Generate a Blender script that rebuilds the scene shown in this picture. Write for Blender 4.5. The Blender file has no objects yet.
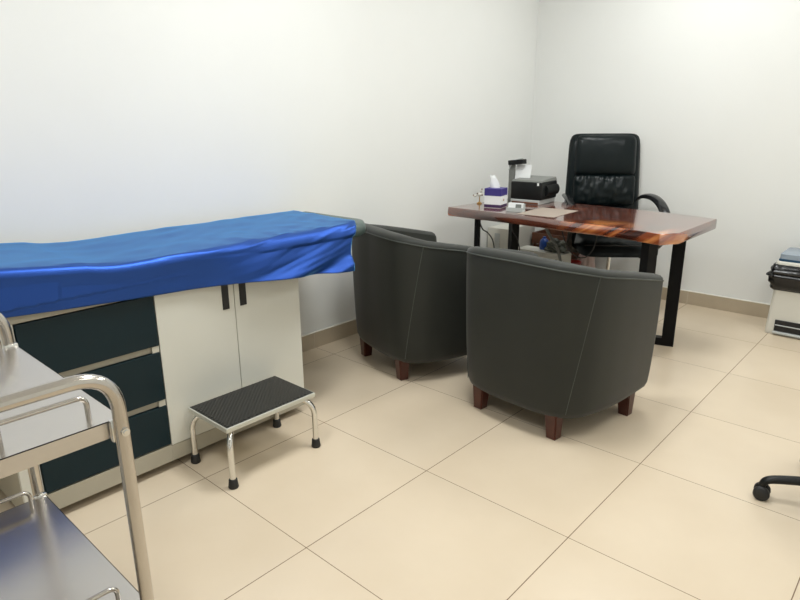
import bpy, bmesh, math, random
from math import sin, cos, pi, radians, sqrt
from mathutils import Vector, Matrix, noise

scn = bpy.context.scene
C = scn.collection
random.seed(7)

# ------------------------------------------------------------------ camera
CAM = Vector((2.5445, -1.0298, 1.3118))
YAW, PITCH, ROLL, FPX = -0.736354, -0.285366, -0.0064, 615.77
f = Vector((sin(YAW) * cos(PITCH), cos(YAW) * cos(PITCH), sin(PITCH)))
r0 = f.cross(Vector((0, 0, 1))).normalized()
u0 = r0.cross(f)
rr = r0 * cos(ROLL) + u0 * sin(ROLL)
uu = -r0 * sin(ROLL) + u0 * cos(ROLL)
cd = bpy.data.cameras.new('camera')
cam = bpy.data.objects.new('camera', cd)
C.objects.link(cam)
cam.matrix_world = Matrix(((rr.x, uu.x, -f.x, CAM.x), (rr.y, uu.y, -f.y, CAM.y), (rr.z, uu.z, -f.z, CAM.z), (0, 0, 0, 1)))
cd.sensor_width = 36
cd.lens = FPX / 800 * 36
cd.clip_start = 0.02
scn.camera = cam

# ------------------------------------------------------------------ world, light, exposure
w = bpy.data.worlds.new('world')
scn.world = w
w.use_nodes = True
w.node_tree.nodes['Background'].inputs[0].default_value = (0.9, 0.95, 1, 1)
w.node_tree.nodes['Background'].inputs[1].default_value = 0.3
scn.view_settings.view_transform = 'Standard'
scn.view_settings.look = 'None'
scn.view_settings.gamma = 1
scn.view_settings.use_curve_mapping = False
scn.view_settings.exposure = -0.82

XL, XR, YF, YB, ZC = -0.169, 3.75, -2.9, 3.594, 2.75     # room shell
# ceiling panels: (x, y, watts)
PANELS = [(1.15, 0.85, 48), (2.85, 0.85, 10), (1.15, 2.65, 27), (2.75, 2.25, 17), (1.15, -1.05, 32), (2.85, -1.05, 9)]
LIGHT_COL = (0.97, 1.0, 1.0)
for i, (x, y, p) in enumerate(PANELS):
    ld = bpy.data.lights.new('panel_light', 'AREA')
    ld.shape = 'SQUARE'
    ld.size = 0.56
    ld.energy = p
    ld.color = LIGHT_COL
    lo = bpy.data.objects.new('panel_light', ld)
    lo.location = (x, y, ZC - 0.02)
    C.objects.link(lo)


# ------------------------------------------------------------------ materials
def new_mat(name):
    m = bpy.data.materials.new(name)
    m.use_nodes = True
    nt = m.node_tree
    return m, nt, nt.nodes, nt.links, nt.nodes['Principled BSDF']


def simple(name, col, rough=0.5, metal=0.0, bump=0.0, bscale=200, spec=0.5, var=0.0, vscale=6, coat=0, sheen=0, dist=0.002, rvar=0.0):
    m, nt, N, L, b = new_mat(name)
    b.inputs['Base Color'].default_value = (*col, 1)
    b.inputs['Roughness'].default_value = rough
    b.inputs['Metallic'].default_value = metal
    b.inputs['Specular IOR Level'].default_value = spec
    b.inputs['Coat Weight'].default_value = coat
    b.inputs['Sheen Weight'].default_value = sheen
    tc = N.new('ShaderNodeTexCoord')
    if var or rvar:
        n = N.new('ShaderNodeTexNoise')
        n.inputs['Scale'].default_value = vscale
        n.inputs['Detail'].default_value = 5
        L.new(tc.outputs['Object'], n.inputs['Vector'])
        if var:
            cr = N.new('ShaderNodeValToRGB')
            cr.color_ramp.elements[0].position = 0.3
            cr.color_ramp.elements[1].position = 0.7
            cr.color_ramp.elements[0].color = (*[c * (1 - var) for c in col], 1)
            cr.color_ramp.elements[1].color = (*[min(1, c * (1 + var)) for c in col], 1)
            L.new(n.outputs['Fac'], cr.inputs['Fac'])
            L.new(cr.outputs['Color'], b.inputs['Base Color'])
        if rvar:
            mr = N.new('ShaderNodeMapRange')
            mr.inputs['To Min'].default_value = max(0.02, rough - rvar)
            mr.inputs['To Max'].default_value = rough + rvar
            L.new(n.outputs['Fac'], mr.inputs['Value'])
            L.new(mr.outputs[0], b.inputs['Roughness'])
    if bump:
        n2 = N.new('ShaderNodeTexNoise')
        n2.inputs['Scale'].default_value = bscale
        n2.inputs['Detail'].default_value = 3
        L.new(tc.outputs['Object'], n2.inputs['Vector'])
        bp = N.new('ShaderNodeBump')
        bp.inputs['Strength'].default_value = bump
        bp.inputs['Distance'].default_value = dist
        L.new(n2.outputs['Fac'], bp.inputs['Height'])
        L.new(bp.outputs['Normal'], b.inputs['Normal'])
    return m


def srgb(r, g, b):
    return tuple(((c / 255) / 12.92 if c / 255 <= 0.04045 else ((c / 255 + 0.055) / 1.055) ** 2.4) for c in (r, g, b))


def math_node(N, L, op, a, b=None, c=None):
    n = N.new('ShaderNodeMath')
    n.operation = op
    for i, v in enumerate((a, b, c)):
        if v is None:
            continue
        if isinstance(v, (int, float)):
            n.inputs[i].default_value = v
        else:
            L.new(v, n.inputs[i])
    return n.outputs[0]


def floor_mat():
    m, nt, N, L, b = new_mat('cream_porcelain_tile')
    g = N.new('ShaderNodeNewGeometry')
    s = N.new('ShaderNodeSeparateXYZ')
    L.new(g.outputs['Position'], s.inputs[0])
    T = 0.6
    ax = math_node(N, L, 'DIVIDE', s.outputs['X'], T)
    ay = math_node(N, L, 'DIVIDE', s.outputs['Y'], T)
    px = math_node(N, L, 'PINGPONG', ax, 0.5)
    py = math_node(N, L, 'PINGPONG', ay, 0.5)
    lx = math_node(N, L, 'LESS_THAN', px, 0.0016 / T)
    ly = math_node(N, L, 'LESS_THAN', py, 0.0013 / T)
    grout = math_node(N, L, 'MAXIMUM', lx, ly)
    fx = math_node(N, L, 'FLOOR', ax)
    fy = math_node(N, L, 'FLOOR', ay)
    cb = N.new('ShaderNodeCombineXYZ')
    L.new(fx, cb.inputs[0])
    L.new(fy, cb.inputs[1])
    wn = N.new('ShaderNodeTexWhiteNoise')
    L.new(cb.outputs[0], wn.inputs['Vector'])
    n1 = N.new('ShaderNodeTexNoise')
    n1.inputs['Scale'].default_value = 2.2
    n1.inputs['Detail'].default_value = 6
    L.new(g.outputs['Position'], n1.inputs['Vector'])
    cr = N.new('ShaderNodeValToRGB')
    cr.color_ramp.elements[0].position = 0.3
    cr.color_ramp.elements[1].position = 0.7
    cr.color_ramp.elements[0].color = (*srgb(215, 198, 173), 1)
    cr.color_ramp.elements[1].color = (*srgb(222, 206, 182), 1)
    L.new(n1.outputs['Fac'], cr.inputs['Fac'])
    br = N.new('ShaderNodeHueSaturation')
    v = N.new('ShaderNodeMapRange')
    v.inputs['To Min'].default_value = 0.98
    v.inputs['To Max'].default_value = 1.02
    L.new(wn.outputs['Value'], v.inputs['Value'])
    L.new(v.outputs[0], br.inputs['Value'])
    L.new(cr.outputs['Color'], br.inputs['Color'])
    mx = N.new('ShaderNodeMix')
    mx.data_type = 'RGBA'
    L.new(grout, mx.inputs['Factor'])
    L.new(br.outputs['Color'], mx.inputs['A'])
    mx.inputs['B'].default_value = (*srgb(122, 100, 80), 1)
    L.new(mx.outputs['Result'], b.inputs['Base Color'])
    rg = N.new('ShaderNodeMapRange')
    rg.inputs['To Min'].default_value = 0.27
    rg.inputs['To Max'].default_value = 0.8
    L.new(grout, rg.inputs['Value'])
    L.new(rg.outputs[0], b.inputs['Roughness'])
    b.inputs['Specular IOR Level'].default_value = 0.4
    return m


def wall_mat():
    m = simple('painted_wall', srgb(233, 234, 231), 0.55, bump=0.05, bscale=120, spec=0.25, var=0.008, vscale=3)
    return m


def wood_top_mat():
    m, nt, N, L, b = new_mat('polished_suar_wood')
    tc = N.new('ShaderNodeTexCoord')
    mp = N.new('ShaderNodeMapping')
    mp.inputs['Scale'].default_value = (1.1, 5.5, 6.0)
    mp.inputs['Rotation'].default_value = (0, radians(14), radians(7))
    L.new(tc.outputs['Object'], mp.inputs['Vector'])
    n = N.new('ShaderNodeTexNoise')
    n.inputs['Scale'].default_value = 1.6
    n.inputs['Detail'].default_value = 7
    n.inputs['Distortion'].default_value = 1.6
    L.new(mp.outputs[0], n.inputs['Vector'])
    cr = N.new('ShaderNodeValToRGB')
    e = cr.color_ramp.elements
    e[0].position = 0.30
    e[0].color = (*srgb(40, 18, 12), 1)
    e[1].position = 0.78
    e[1].color = (*srgb(186, 108, 60), 1)
    for p, c in ((0.42, (76, 34, 22)), (0.52, (112, 54, 34)), (0.60, (100, 44, 27)), (0.68, (146, 76, 44))):
        x = e.new(p)
        x.color = (*srgb(*c), 1)
    L.new(n.outputs['Fac'], cr.inputs['Fac'])
    # sapwood streak band crossing the right half
    s = N.new('ShaderNodeSeparateXYZ')
    L.new(tc.outputs['Object'], s.inputs[0])
    mp2 = N.new('ShaderNodeMapping')
    mp2.inputs['Scale'].default_value = (1, 1, 1)
    mp2.inputs['Rotation'].default_value = (0, 0, 0)
    cu = N.new('ShaderNodeCombineXYZ')
    L.new(math_node(N, L, 'ADD', math_node(N, L, 'MULTIPLY', s.outputs['X'], 7.5), math_node(N, L, 'MULTIPLY', s.outputs['Z'], -11.0)), cu.inputs[0])
    L.new(math_node(N, L, 'MULTIPLY', s.outputs['Y'], 2.0), cu.inputs[1])
    L.new(math_node(N, L, 'MULTIPLY', s.outputs['Z'], 2.0), cu.inputs[2])
    L.new(cu.outputs[0], mp2.inputs['Vector'])
    n2 = N.new('ShaderNodeTexNoise')
    n2.inputs['Scale'].default_value = 1.0
    n2.inputs['Detail'].default_value = 4
    n2.inputs['Distortion'].default_value = 0.35
    L.new(mp2.outputs[0], n2.inputs['Vector'])
    cr2 = N.new('ShaderNodeValToRGB')
    e2 = cr2.color_ramp.elements
    e2[0].position = 0.40
    e2[0].color = (*srgb(58, 22, 14), 1)
    e2[1].position = 0.60
    e2[1].color = (*srgb(222, 140, 76), 1)
    x = e2.new(0.5)
    x.color = (*srgb(150, 72, 36), 1)
    L.new(n2.outputs['Fac'], cr2.inputs['Fac'])
    mk = N.new('ShaderNodeMapRange')
    mk.interpolation_type = 'SMOOTHSTEP'
    mk.inputs['From Min'].default_value = 0.05
    mk.inputs['From Max'].default_value = 0.28
    L.new(s.outputs['X'], mk.inputs['Value'])
    my = N.new('ShaderNodeMapRange')
    my.interpolation_type = 'SMOOTHSTEP'
    my.inputs['From Min'].default_value = -0.12
    my.inputs['From Max'].default_value = -0.30
    L.new(s.outputs['Y'], my.inputs['Value'])
    mm = math_node(N, L, 'MULTIPLY', mk.outputs[0], my.outputs[0])
    mx = N.new('ShaderNodeMix')
    mx.data_type = 'RGBA'
    L.new(mm, mx.inputs['Factor'])
    L.new(cr.outputs['Color'], mx.inputs['A'])
    L.new(cr2.outputs['Color'], mx.inputs['B'])
    L.new(mx.outputs['Result'], b.inputs['Base Color'])
    b.inputs['Roughness'].default_value = 0.22
    b.inputs['Coat Weight'].default_value = 1.0
    b.inputs['Coat Roughness'].default_value = 0.06
    b.inputs['Coat IOR'].default_value = 2.2
    return m


def sheet_mat():
    m = simple('blue_nonwoven_sheet', (0.017, 0.070, 0.34), 0.40, metal=0.85, coat=0.3, bump=0.15, bscale=420, spec=0.3, var=0.04, vscale=4, sheen=1.0, dist=0.0006)
    b = m.node_tree.nodes['Principled BSDF']
    b.inputs['Sheen Tint'].default_value = (0.12, 0.50, 1, 1)
    b.inputs['Sheen Roughness'].default_value = 0.35
    b.inputs['Coat Roughness'].default_value = 0.5
    b.inputs['Specular Tint'].default_value = (0.75, 0.88, 1, 1)
    return m


def mat_rubber():
    m, nt, N, L, b = new_mat('ribbed_black_rubber')
    b.inputs['Base Color'].default_value = (*srgb(38, 38, 36), 1)
    b.inputs['Roughness'].default_value = 0.38
    return m


M = {
    'floor': floor_mat(),
    'wall': wall_mat(),
    'ceiling': simple('ceiling_white', (0.88, 0.88, 0.87), 0.8, var=0.01),
    'skirting': simple('skirting_tile', srgb(188, 174, 152), 0.35, var=0.06, vscale=7, spec=0.4),
    'skirt_top': simple('white_trim_bead', srgb(232, 228, 216), 0.4, var=0.01),
    'grout': simple('skirting_joint', srgb(205, 196, 180), 0.7, var=0.02),
    'cab_white': simple('off_white_laminate', srgb(212, 211, 201), 0.38, var=0.012, vscale=3, spec=0.4),
    'cab_frame': simple('greige_laminate', srgb(172, 166, 150), 0.42, var=0.02, vscale=4, spec=0.4),
    'cab_teal': simple('dark_teal_laminate', srgb(10, 34, 41), 0.36, var=0.05, vscale=3, spec=0.25),
    'black': simple('matt_black', (0.008, 0.008, 0.009), 0.45, var=0.1),
    'black_metal': simple('black_powder_coat', (0.004, 0.004, 0.0045), 0.45, spec=0.18, bump=0.05, bscale=500, var=0.1),
    'mattress': simple('grey_vinyl', srgb(78, 92, 88), 0.4, bump=0.1, bscale=300, var=0.04),
    'sheet': sheet_mat(),
    'chair_fab': simple('charcoal_leatherette', srgb(42, 44, 40), 0.52, bump=0.22, bscale=260, spec=0.26, sheen=0.10, var=0.05, vscale=5, dist=0.001),
    'piping': simple('charcoal_piping', srgb(78, 82, 78), 0.5, spec=0.4, var=0.04),
    'red_wood': simple('dark_red_wood', srgb(74, 36, 26), 0.35, spec=0.5, var=0.22, vscale=14),
    'steel': simple('stainless_steel', (0.56, 0.53, 0.49), 0.2, 1.0, var=0.03, rvar=0.05, vscale=9),
    'steel_sheet': simple('brushed_steel_sheet', (0.60, 0.575, 0.55), 0.24, 1.0, bump=0.03, bscale=60, var=0.03, rvar=0.04),
    'chrome': simple('chrome', (0.74, 0.74, 0.72), 0.12, 1.0, rvar=0.03),
    'alu': simple('aluminium_edge', srgb(200, 200, 190), 0.35, 0.35, var=0.03),
    'rubber': simple('black_rubber', (0.012, 0.012, 0.012), 0.55, bump=0.1),
    'rubber_mat': mat_rubber(),
    'wood_top': wood_top_mat(),
    'leather': simple('black_bonded_leather', (0.004, 0.008, 0.009), 0.30, bump=0.10, bscale=240, spec=0.22, var=0.1, dist=0.0008),
    'gloss_black': simple('gloss_black_plastic', (0.012, 0.012, 0.013), 0.22, var=0.05),
    'soft_black': simple('black_plastic', (0.006, 0.007, 0.007), 0.42, spec=0.3, bump=0.05, var=0.1),
    'white_plastic': simple('white_plastic', srgb(214, 212, 202), 0.4, var=0.015),
    'grey_plastic': simple('grey_plastic', srgb(120, 122, 118), 0.45, var=0.03),
    'light_grey': simple('light_grey_plastic', srgb(186, 190, 188), 0.4, var=0.02),
    'paper': simple('white_paper', srgb(238, 240, 240), 0.8, var=0.01),
    'desk_reflection': simple('desk_reflection_tone', srgb(166, 153, 141), 0.6, var=0.02, spec=0.3),  # toned to the wall's reflection in the lacquered desktop
    'purple': simple('purple_card', srgb(62, 52, 128), 0.5, var=0.04),
    'plum': simple('dark_purple_card', srgb(70, 45, 85), 0.5, var=0.04),
    'gold': simple('pale_gold', srgb(190, 150, 90), 0.3, 0.7, var=0.05),
    'bag': simple('black_bin_liner', (0.004, 0.004, 0.0045), 0.2, bump=0.3, bscale=35, var=0.1, dist=0.006),
    'lid_blue': simple('dark_blue_lid_edge', srgb(40, 72, 98), 0.3, var=0.03),
    'lid_top': simple('pale_blue_grey_lid', srgb(150, 162, 174), 0.25, var=0.03),
    'cloth_grey': simple('grey_green_cloth', srgb(94, 98, 88), 0.85, bump=0.4, bscale=90, var=0.1, sheen=0.3),
    'cloth_pink': simple('pale_pink_plastic_bag', srgb(214, 190, 184), 0.5, bump=0.3, bscale=60, var=0.06),
    'red': simple('red_plastic', srgb(150, 42, 36), 0.4, var=0.06),
    'blue': simple('blue_plastic', srgb(30, 72, 150), 0.35, var=0.05),
    'brown_wood': simple('brown_crate_wood', srgb(104, 64, 44), 0.5, var=0.25, vscale=18),
    'cable': simple('dark_cable', (0.02, 0.02, 0.022), 0.45, var=0.1),
    'diffuser': None,
}
_m, _nt, _N, _L, _b = new_mat('lamp_diffuser')
_b.inputs['Emission Color'].default_value = (1, 0.985, 0.93, 1)
_b.inputs['Emission Strength'].default_value = 6
M['diffuser'] = _m


# ------------------------------------------------------------------ helpers
def obj(name, bm, mat, parent=None, smooth=None, bevel=None):
    """link a bmesh as ONE mesh object"""
    bmesh.ops.recalc_face_normals(bm, faces=bm.faces)
    me = bpy.data.meshes.new(name)
    bm.to_mesh(me)
    bm.free()
    o = bpy.data.objects.new(name, me)
    C.objects.link(o)
    if mat:
        me.materials.append(mat)
    if parent:
        o.parent = parent
    if smooth is not None:
        me.polygons.foreach_set('use_smooth', [True] * len(me.polygons))
        if smooth < 180:
            me.set_sharp_from_angle(angle=radians(smooth))
    return o


def tag(o, label=None, cat=None, group=None, kind=None):
    if label:
        o['label'] = label
    if cat:
        o['category'] = cat
    if group:
        o['group'] = group
    if kind:
        o['kind'] = kind
    return o


def thing(name, label, cat, loc=(0, 0, 0), rz=0, group=None):
    o = bpy.data.objects.new(name, None)
    o.empty_display_size = 0.1
    C.objects.link(o)
    o.location = loc
    o.rotation_euler = (0, 0, rz)
    return tag(o, label, cat, group)


def copy_thing(root, loc, rz, label):
    r = root.copy()
    C.objects.link(r)
    r.location = loc
    r.rotation_euler = (0, 0, rz)
    r['label'] = label
    for ch in list(root.children):
        c = ch.copy()
        C.objects.link(c)
        c.parent = r
        for g in list(ch.children):
            d = g.copy()
            C.objects.link(d)
            d.parent = c
    return r


def box(bm, x0, x1, y0, y1, z0, z1, bev=0.0, seg=2, mtx=None):
    r = bmesh.ops.create_cube(bm, size=1)
    vs = r['verts']
    for v in vs:
        v.co = Vector((x0 + (v.co.x + 0.5) * (x1 - x0), y0 + (v.co.y + 0.5) * (y1 - y0), z0 + (v.co.z + 0.5) * (z1 - z0)))
    if bev:
        es = list({e for v in vs for e in v.link_edges})
        q = bmesh.ops.bevel(bm, geom=es, offset=bev, segments=seg, profile=0.5, affect='EDGES')
        vs = list({v for v in q['verts']} | {v for v in vs if v.is_valid})
    if mtx is not None:
        for v in vs:
            v.co = mtx @ v.co
    return vs


def loft(bm, loops, cap=True, closed=True):
    rows = [[bm.verts.new(p) for p in lp] for lp in loops]
    n = len(rows[0])
    for a, b in zip(rows[:-1], rows[1:]):
        for i in range(n if closed else n - 1):
            j = (i + 1) % n
            bm.faces.new((a[i], a[j], b[j], b[i]))
    if cap and closed:
        bm.faces.new(rows[0][::-1])
        bm.faces.new(rows[-1])
    return rows


def smooth_path(pts, k=6):
    """Catmull-Rom through pts"""
    P = [Vector(p) for p in pts]
    out = []
    n = len(P)
    for i in range(n - 1):
        a = P[max(0, i - 1)]
        b = P[i]
        c = P[i + 1]
        d = P[min(n - 1, i + 2)]
        for j in range(k):
            t = j / k
            out.append(0.5 * ((2 * b) + (c - a) * t + (2 * a - 5 * b + 4 * c - d) * t * t + (3 * b - a - 3 * c + d) * t ** 3))
    out.append(P[-1])
    return out


def fillet_path(pts, rad, k=7):
    P = [Vector(p) for p in pts]
    out = [P[0]]
    for i in range(1, len(P) - 1):
        a = (P[i - 1] - P[i])
        b = (P[i + 1] - P[i])
        r = min(rad, a.length * 0.49, b.length * 0.49)
        a = P[i] + a.normalized() * r
        c = P[i] + b.normalized() * r
        for j in range(k + 1):
            t = j / k
            out.append((1 - t) ** 2 * a + 2 * t * (1 - t) * P[i] + t * t * c)
    out.append(P[-1])
    return out


def tube(bm, pts, r, seg=12, flat=None):
    """swept tube; r number or list; flat=(w,h) for an elliptic section"""
    P = [Vector(p) for p in pts]
    n = len(P)
    loops = []
    up = Vector((0, 0, 1))
    prev = None
    for i in range(n):
        t = (P[min(i + 1, n - 1)] - P[max(i - 1, 0)]).normalized()
        if prev is None:
            s = t.cross(up)
            if s.length < 0.05:
                s = t.cross(Vector((0, 1, 0)))
            s.normalize()
        else:
            s = (prev - t * prev.dot(t)).normalized()
        prev = s
        b = t.cross(s)
        ri = r[i] if isinstance(r, (list, tuple)) else r
        w, h = (flat if flat else (1, 1))
        loops.append([P[i] + s * (cos(2 * pi * k / seg) * ri * w) + b * (sin(2 * pi * k / seg) * ri * h) for k in range(seg)])
    loft(bm, loops)


def cyl(bm, c, r, z0, z1, seg=24, r2=None):
    r2 = r if r2 is None else r2
    loft(bm, [[(c[0] + r * cos(2 * pi * k / seg), c[1] + r * sin(2 * pi * k / seg), z0) for k in range(seg)],
              [(c[0] + r2 * cos(2 * pi * k / seg), c[1] + r2 * sin(2 * pi * k / seg), z1) for k in range(seg)]])


def lathe(bm, c, prof, seg=28):
    loft(bm, [[(c[0] + r * cos(2 * pi * k / seg), c[1] + r * sin(2 * pi * k / seg), z) for k in range(seg)] for r, z in prof])


def blob(bm, c, rad, sub=3, amp=0.2, fr=8, seed=0, flat_z=None):
    r = bmesh.ops.create_icosphere(bm, subdivisions=sub, radius=1)
    for v in r['verts']:
        d = v.co.normalized()
        k = 1 + amp * noise.noise(d * fr * 0.3 + Vector((seed, 0, 0))) + amp * 0.5 * noise.noise(d * fr * 0.8 + Vector((seed, 3, 0)))
        v.co = Vector((c[0] + d.x * rad[0] * k, c[1] + d.y * rad[1] * k, c[2] + d.z * rad[2] * k))
        if flat_z is not None and v.co.z < flat_z:
            v.co.z = flat_z


# ------------------------------------------------------------------ the room
def struct(name, bm, mat, smooth=None):
    return tag(obj(name, bm, mat, smooth=smooth), kind='structure')


T = 0.12
bm = bmesh.new(); box(bm, XL - T, XR + T, YF - T, YB + T, -0.1, 0); struct('floor', bm, M['floor'])
bm = bmesh.new(); box(bm, XL - T, XR + T, YF - T, YB + T, ZC, ZC + 0.1); struct('ceiling', bm, M['ceiling'])
bm = bmesh.new(); box(bm, XL - T, XL, YF - T, YB + T, 0, ZC); struct('wall_left', bm, M['wall'])
bm = bmesh.new(); box(bm, XL, XR, YB, YB + T, 0, ZC); struct('wall_back', bm, M['wall'])
bm = bmesh.new(); box(bm, XR, XR + T, YF - T, YB + T, 0, ZC); struct('wall_right', bm, M['wall'])
bm = bmesh.new(); box(bm, XL, XR, YF - T, YF, 0, ZC); struct('wall_front', bm, M['wall'])

BH = 0.094


def skirting(name, ax):
    bm = bmesh.new()
    if ax == 'left':
        box(bm, XL, XL + 0.011, YF, YB, 0, BH)
    else:
        box(bm, XL + 0.011, XR, YB - 0.011, YB, 0, BH)
    s = struct(name, bm, M['skirting'])
    bm = bmesh.new()
    if ax == 'left':
        box(bm, XL, XL + 0.013, YF, YB, BH, BH + 0.006, 0.002, 1)
    else:
        box(bm, XL + 0.013, XR, YB - 0.013, YB, BH, BH + 0.006, 0.002, 1)
    obj('trim_bead', bm, M['skirt_top'], s)
    bm = bmesh.new()
    if ax == 'left':
        for k in range(-4, 6):
            y = 1.19 + k * 0.6
            if YF < y < YB:
                box(bm, XL + 0.0105, XL + 0.0118, y - 0.0015, y + 0.0015, 0, BH)
    else:
        for k in range(0, 7):
            x = k * 0.6
            if x < XR:
                box(bm, x - 0.0015, x + 0.0015, YB - 0.0118, YB - 0.0105, 0, BH)
    obj('skirting_joint', bm, M['grout'], s)


skirting('baseboard_left', 'left')
skirting('baseboard_back', 'back')

for i, (x, y, p) in enumerate(PANELS):
    t = thing('ceiling_light', 'square white ceiling light panel set in the ceiling above the room', 'ceiling light', (x, y, ZC), 0, 'ceiling light panels')
    bm = bmesh.new()
    for a in ((-0.3, -0.285, -0.3, 0.3), (0.285, 0.3, -0.3, 0.3), (-0.285, 0.285, -0.3, -0.285), (-0.285, 0.285, 0.285, 0.3)):
        box(bm, *a, -0.014, 0)
    obj('frame', bm, M['white_plastic'], t)
    bm = bmesh.new(); box(bm, -0.285, 0.285, -0.285, 0.285, -0.008, 0)
    obj('diffuser', bm, M['diffuser'], t)

# ------------------------------------------------------------------ examination couch: cabinet + mattress
CX = 0.45
bed = thing('examination_couch', 'examination couch on white and dark teal cabinet base along the left wall', 'examination couch')
CY0, CY1 = -0.56, 0.616
bm = bmesh.new()
box(bm, XL + 0.02, CX - 0.018, CY0, CY1, 0.036, 0.772, 0.0015, 1)
obj('cabinet_body', bm, M['cab_frame'], bed)
bm = bmesh.new()
box(bm, XL + 0.05, CX - 0.07, CY0 + 0.04, CY1 - 0.04, 0.0, 0.036)
obj('plinth', bm, M['black'], bed)
bm = bmesh.new(); box(bm, CX - 0.018, CX, CY0, -0.044, 0.036, 0.106, 0.001, 1); obj('bottom_rail', bm, M['cab_frame'], bed)
bm = bmesh.new(); box(bm, CX - 0.018, CX - 0.001, -0.044, CY1, 0.036, 0.100, 0.001, 1); obj('bottom_rail', bm, M['cab_frame'], bed)
bm = bmesh.new(); box(bm, CX - 0.018, CX, CY0, -0.044, 0.712, 0.772, 0.001, 1); obj('top_rail', bm, M['cab_frame'], bed)
bm = bmesh.new(); box(bm, CX - 0.018, CX, CY0, -0.498, 0.106, 0.712, 0.001, 1); obj('side_panel', bm, M['cab_white'], bed)
for z0, z1 in ((0.517, 0.708), (0.301, 0.489), (0.112, 0.273)):
    bm = bmesh.new(); box(bm, CX - 0.018, CX + 0.002, -0.494, -0.046, z0, z1, 0.0015, 2)
    d = obj('drawer', bm, M['cab_teal'], bed)
for zz in (0.489, 0.273):     # recessed metal grip rails between the drawers
    bm = bmesh.new(); box(bm, CX - 0.018, CX - 0.012, -0.494, -0.046, zz + 0.003, zz + 0.025)
    obj('grip_rail', bm, M['cab_frame'], bed)
    bm = bmesh.new(); box(bm, CX - 0.018, CX - 0.002, -0.072, -0.046, zz + 0.002, zz + 0.026)
    tag(obj('rail_end_cap', bm, M['alu'], bed), 'pale end cap')
for y0, y1, h0, h1 in ((-0.042, 0.2865, 0.232, 0.261), (0.2895, CY1, 0.312, 0.342)):
    bm = bmesh.new(); box(bm, CX - 0.018, CX, y0, y1, 0.102, 0.760, 0.0015, 2)
    dd = obj('door', bm, M['cab_white'], bed)
    bm = bmesh.new()
    box(bm, CX - 0.0005, CX + 0.0045, h0, h1, 0.588, 0.722, 0.001, 1)
    hb = obj('door_handle', bm, M['black'], dd)
bm = bmesh.new(); box(bm, XL + 0.03, CX - 0.01, -0.98, 0.90, 0.750, 0.773, 0.003, 2)
obj('bed_board', bm, M['cab_frame'], bed)


def ztop(y):
    k = max(0.0, -0.12 - y)
    s = 0.12 * k * min(1, k / 0.15) if k > 0 else 0
    return 0.842 + s


MX0, MX1, MY0, MY1 = -0.075, 0.472, -1.0, 1.10
cxm = (MX0 + MX1) / 2


def mat_loop(y, inset):
    d = max(0, min(y - MY0, MY1 - y))

    def cut(R):
        return R * (1 - sqrt(max(0, 1 - ((R - d) / R) ** 2))) if d < R else 0
    xa, xb = MX0 + cut(0.035) + inset, MX1 - cut(0.14) - inset
    hw, cxm = (xb - xa) / 2, (xa + xb) / 2
    z0, z1 = 0.773 + inset, ztop(y) - inset
    rc = 0.032
    out = []
    for (sx, sz, a0) in ((1, 1, 0), (-1, 1, 90), (-1, -1, 180), (1, -1, 270)):
        cx_ = cxm + sx * (hw - rc)
        cz_ = (z1 - rc) if sz > 0 else (z0 + rc)
        for k in range(6):
            a = radians(a0 + 90 * k / 5)
            out.append((cx_ + rc * cos(a), y, cz_ + rc * sin(a)))
    return out


bm = bmesh.new()
ys = [MY0 + 0.0006, MY0 + 0.004, MY0 + 0.012, MY0 + 0.025, MY0 + 0.05, MY0 + 0.09, MY0 + 0.14]
n = 50
ys += [MY0 + 0.14 + (MY1 - MY0 - 0.28) * k / n for k in range(1, n)]
ys += [MY1 - 0.14, MY1 - 0.09, MY1 - 0.05, MY1 - 0.025, MY1 - 0.012, MY1 - 0.004, MY1 - 0.0006]
lp = []
for y in ys:
    d = min(y - MY0, MY1 - y)
    ins = 0.012 * (1 - min(1, d / 0.02)) ** 2
    lp.append(mat_loop(y, ins))
loft(bm, lp)
tag(obj('mattress', bm, M['mattress'], bed, smooth=50), 'grey vinyl mattress')

# the sheet
bm = bmesh.new()
NY, SY0, SY1 = 260, -0.97, 1.0


def hem_z(y):
    pts = [(-1.0, 0.765), (-0.5, 0.737), (-0.25, 0.722), (-0.05, 0.708), (0.27, 0.688), (0.6, 0.664), (0.9, 0.640), (1.1, 0.63)]
    for (a, za), (b, zb) in zip(pts[:-1], pts[1:]):
        if y <= b:
            return za + (zb - za) * (y - a) / (b - a)
    return pts[-1][1]


def fold(y, h):
    """sideways displacement of the hanging cloth; h = 0 at the top edge, 1 at the hem"""
    a = 0.006 * sin(y * 4.1 + 1.0)
    a += 0.012 * noise.noise(Vector((y * 3.5, h * 1.6, 1.7))) + 0.004 * noise.noise(Vector((y * 9 + h * 4, h * 3, 4.1)))
    right = min(1, max(0, (y - 0.25) / 0.35))
    a += right * (0.030 * noise.noise(Vector((y * 6.5 + h * 2.5, h * 0.9, 9.3))) + 0.010 * abs(noise.noise(Vector((y * 10 + h * 5, h * 1.5, 2.2)))))
    return a * (0.25 + 0.75 * h) * (0.55 + 0.75 * right)


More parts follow.
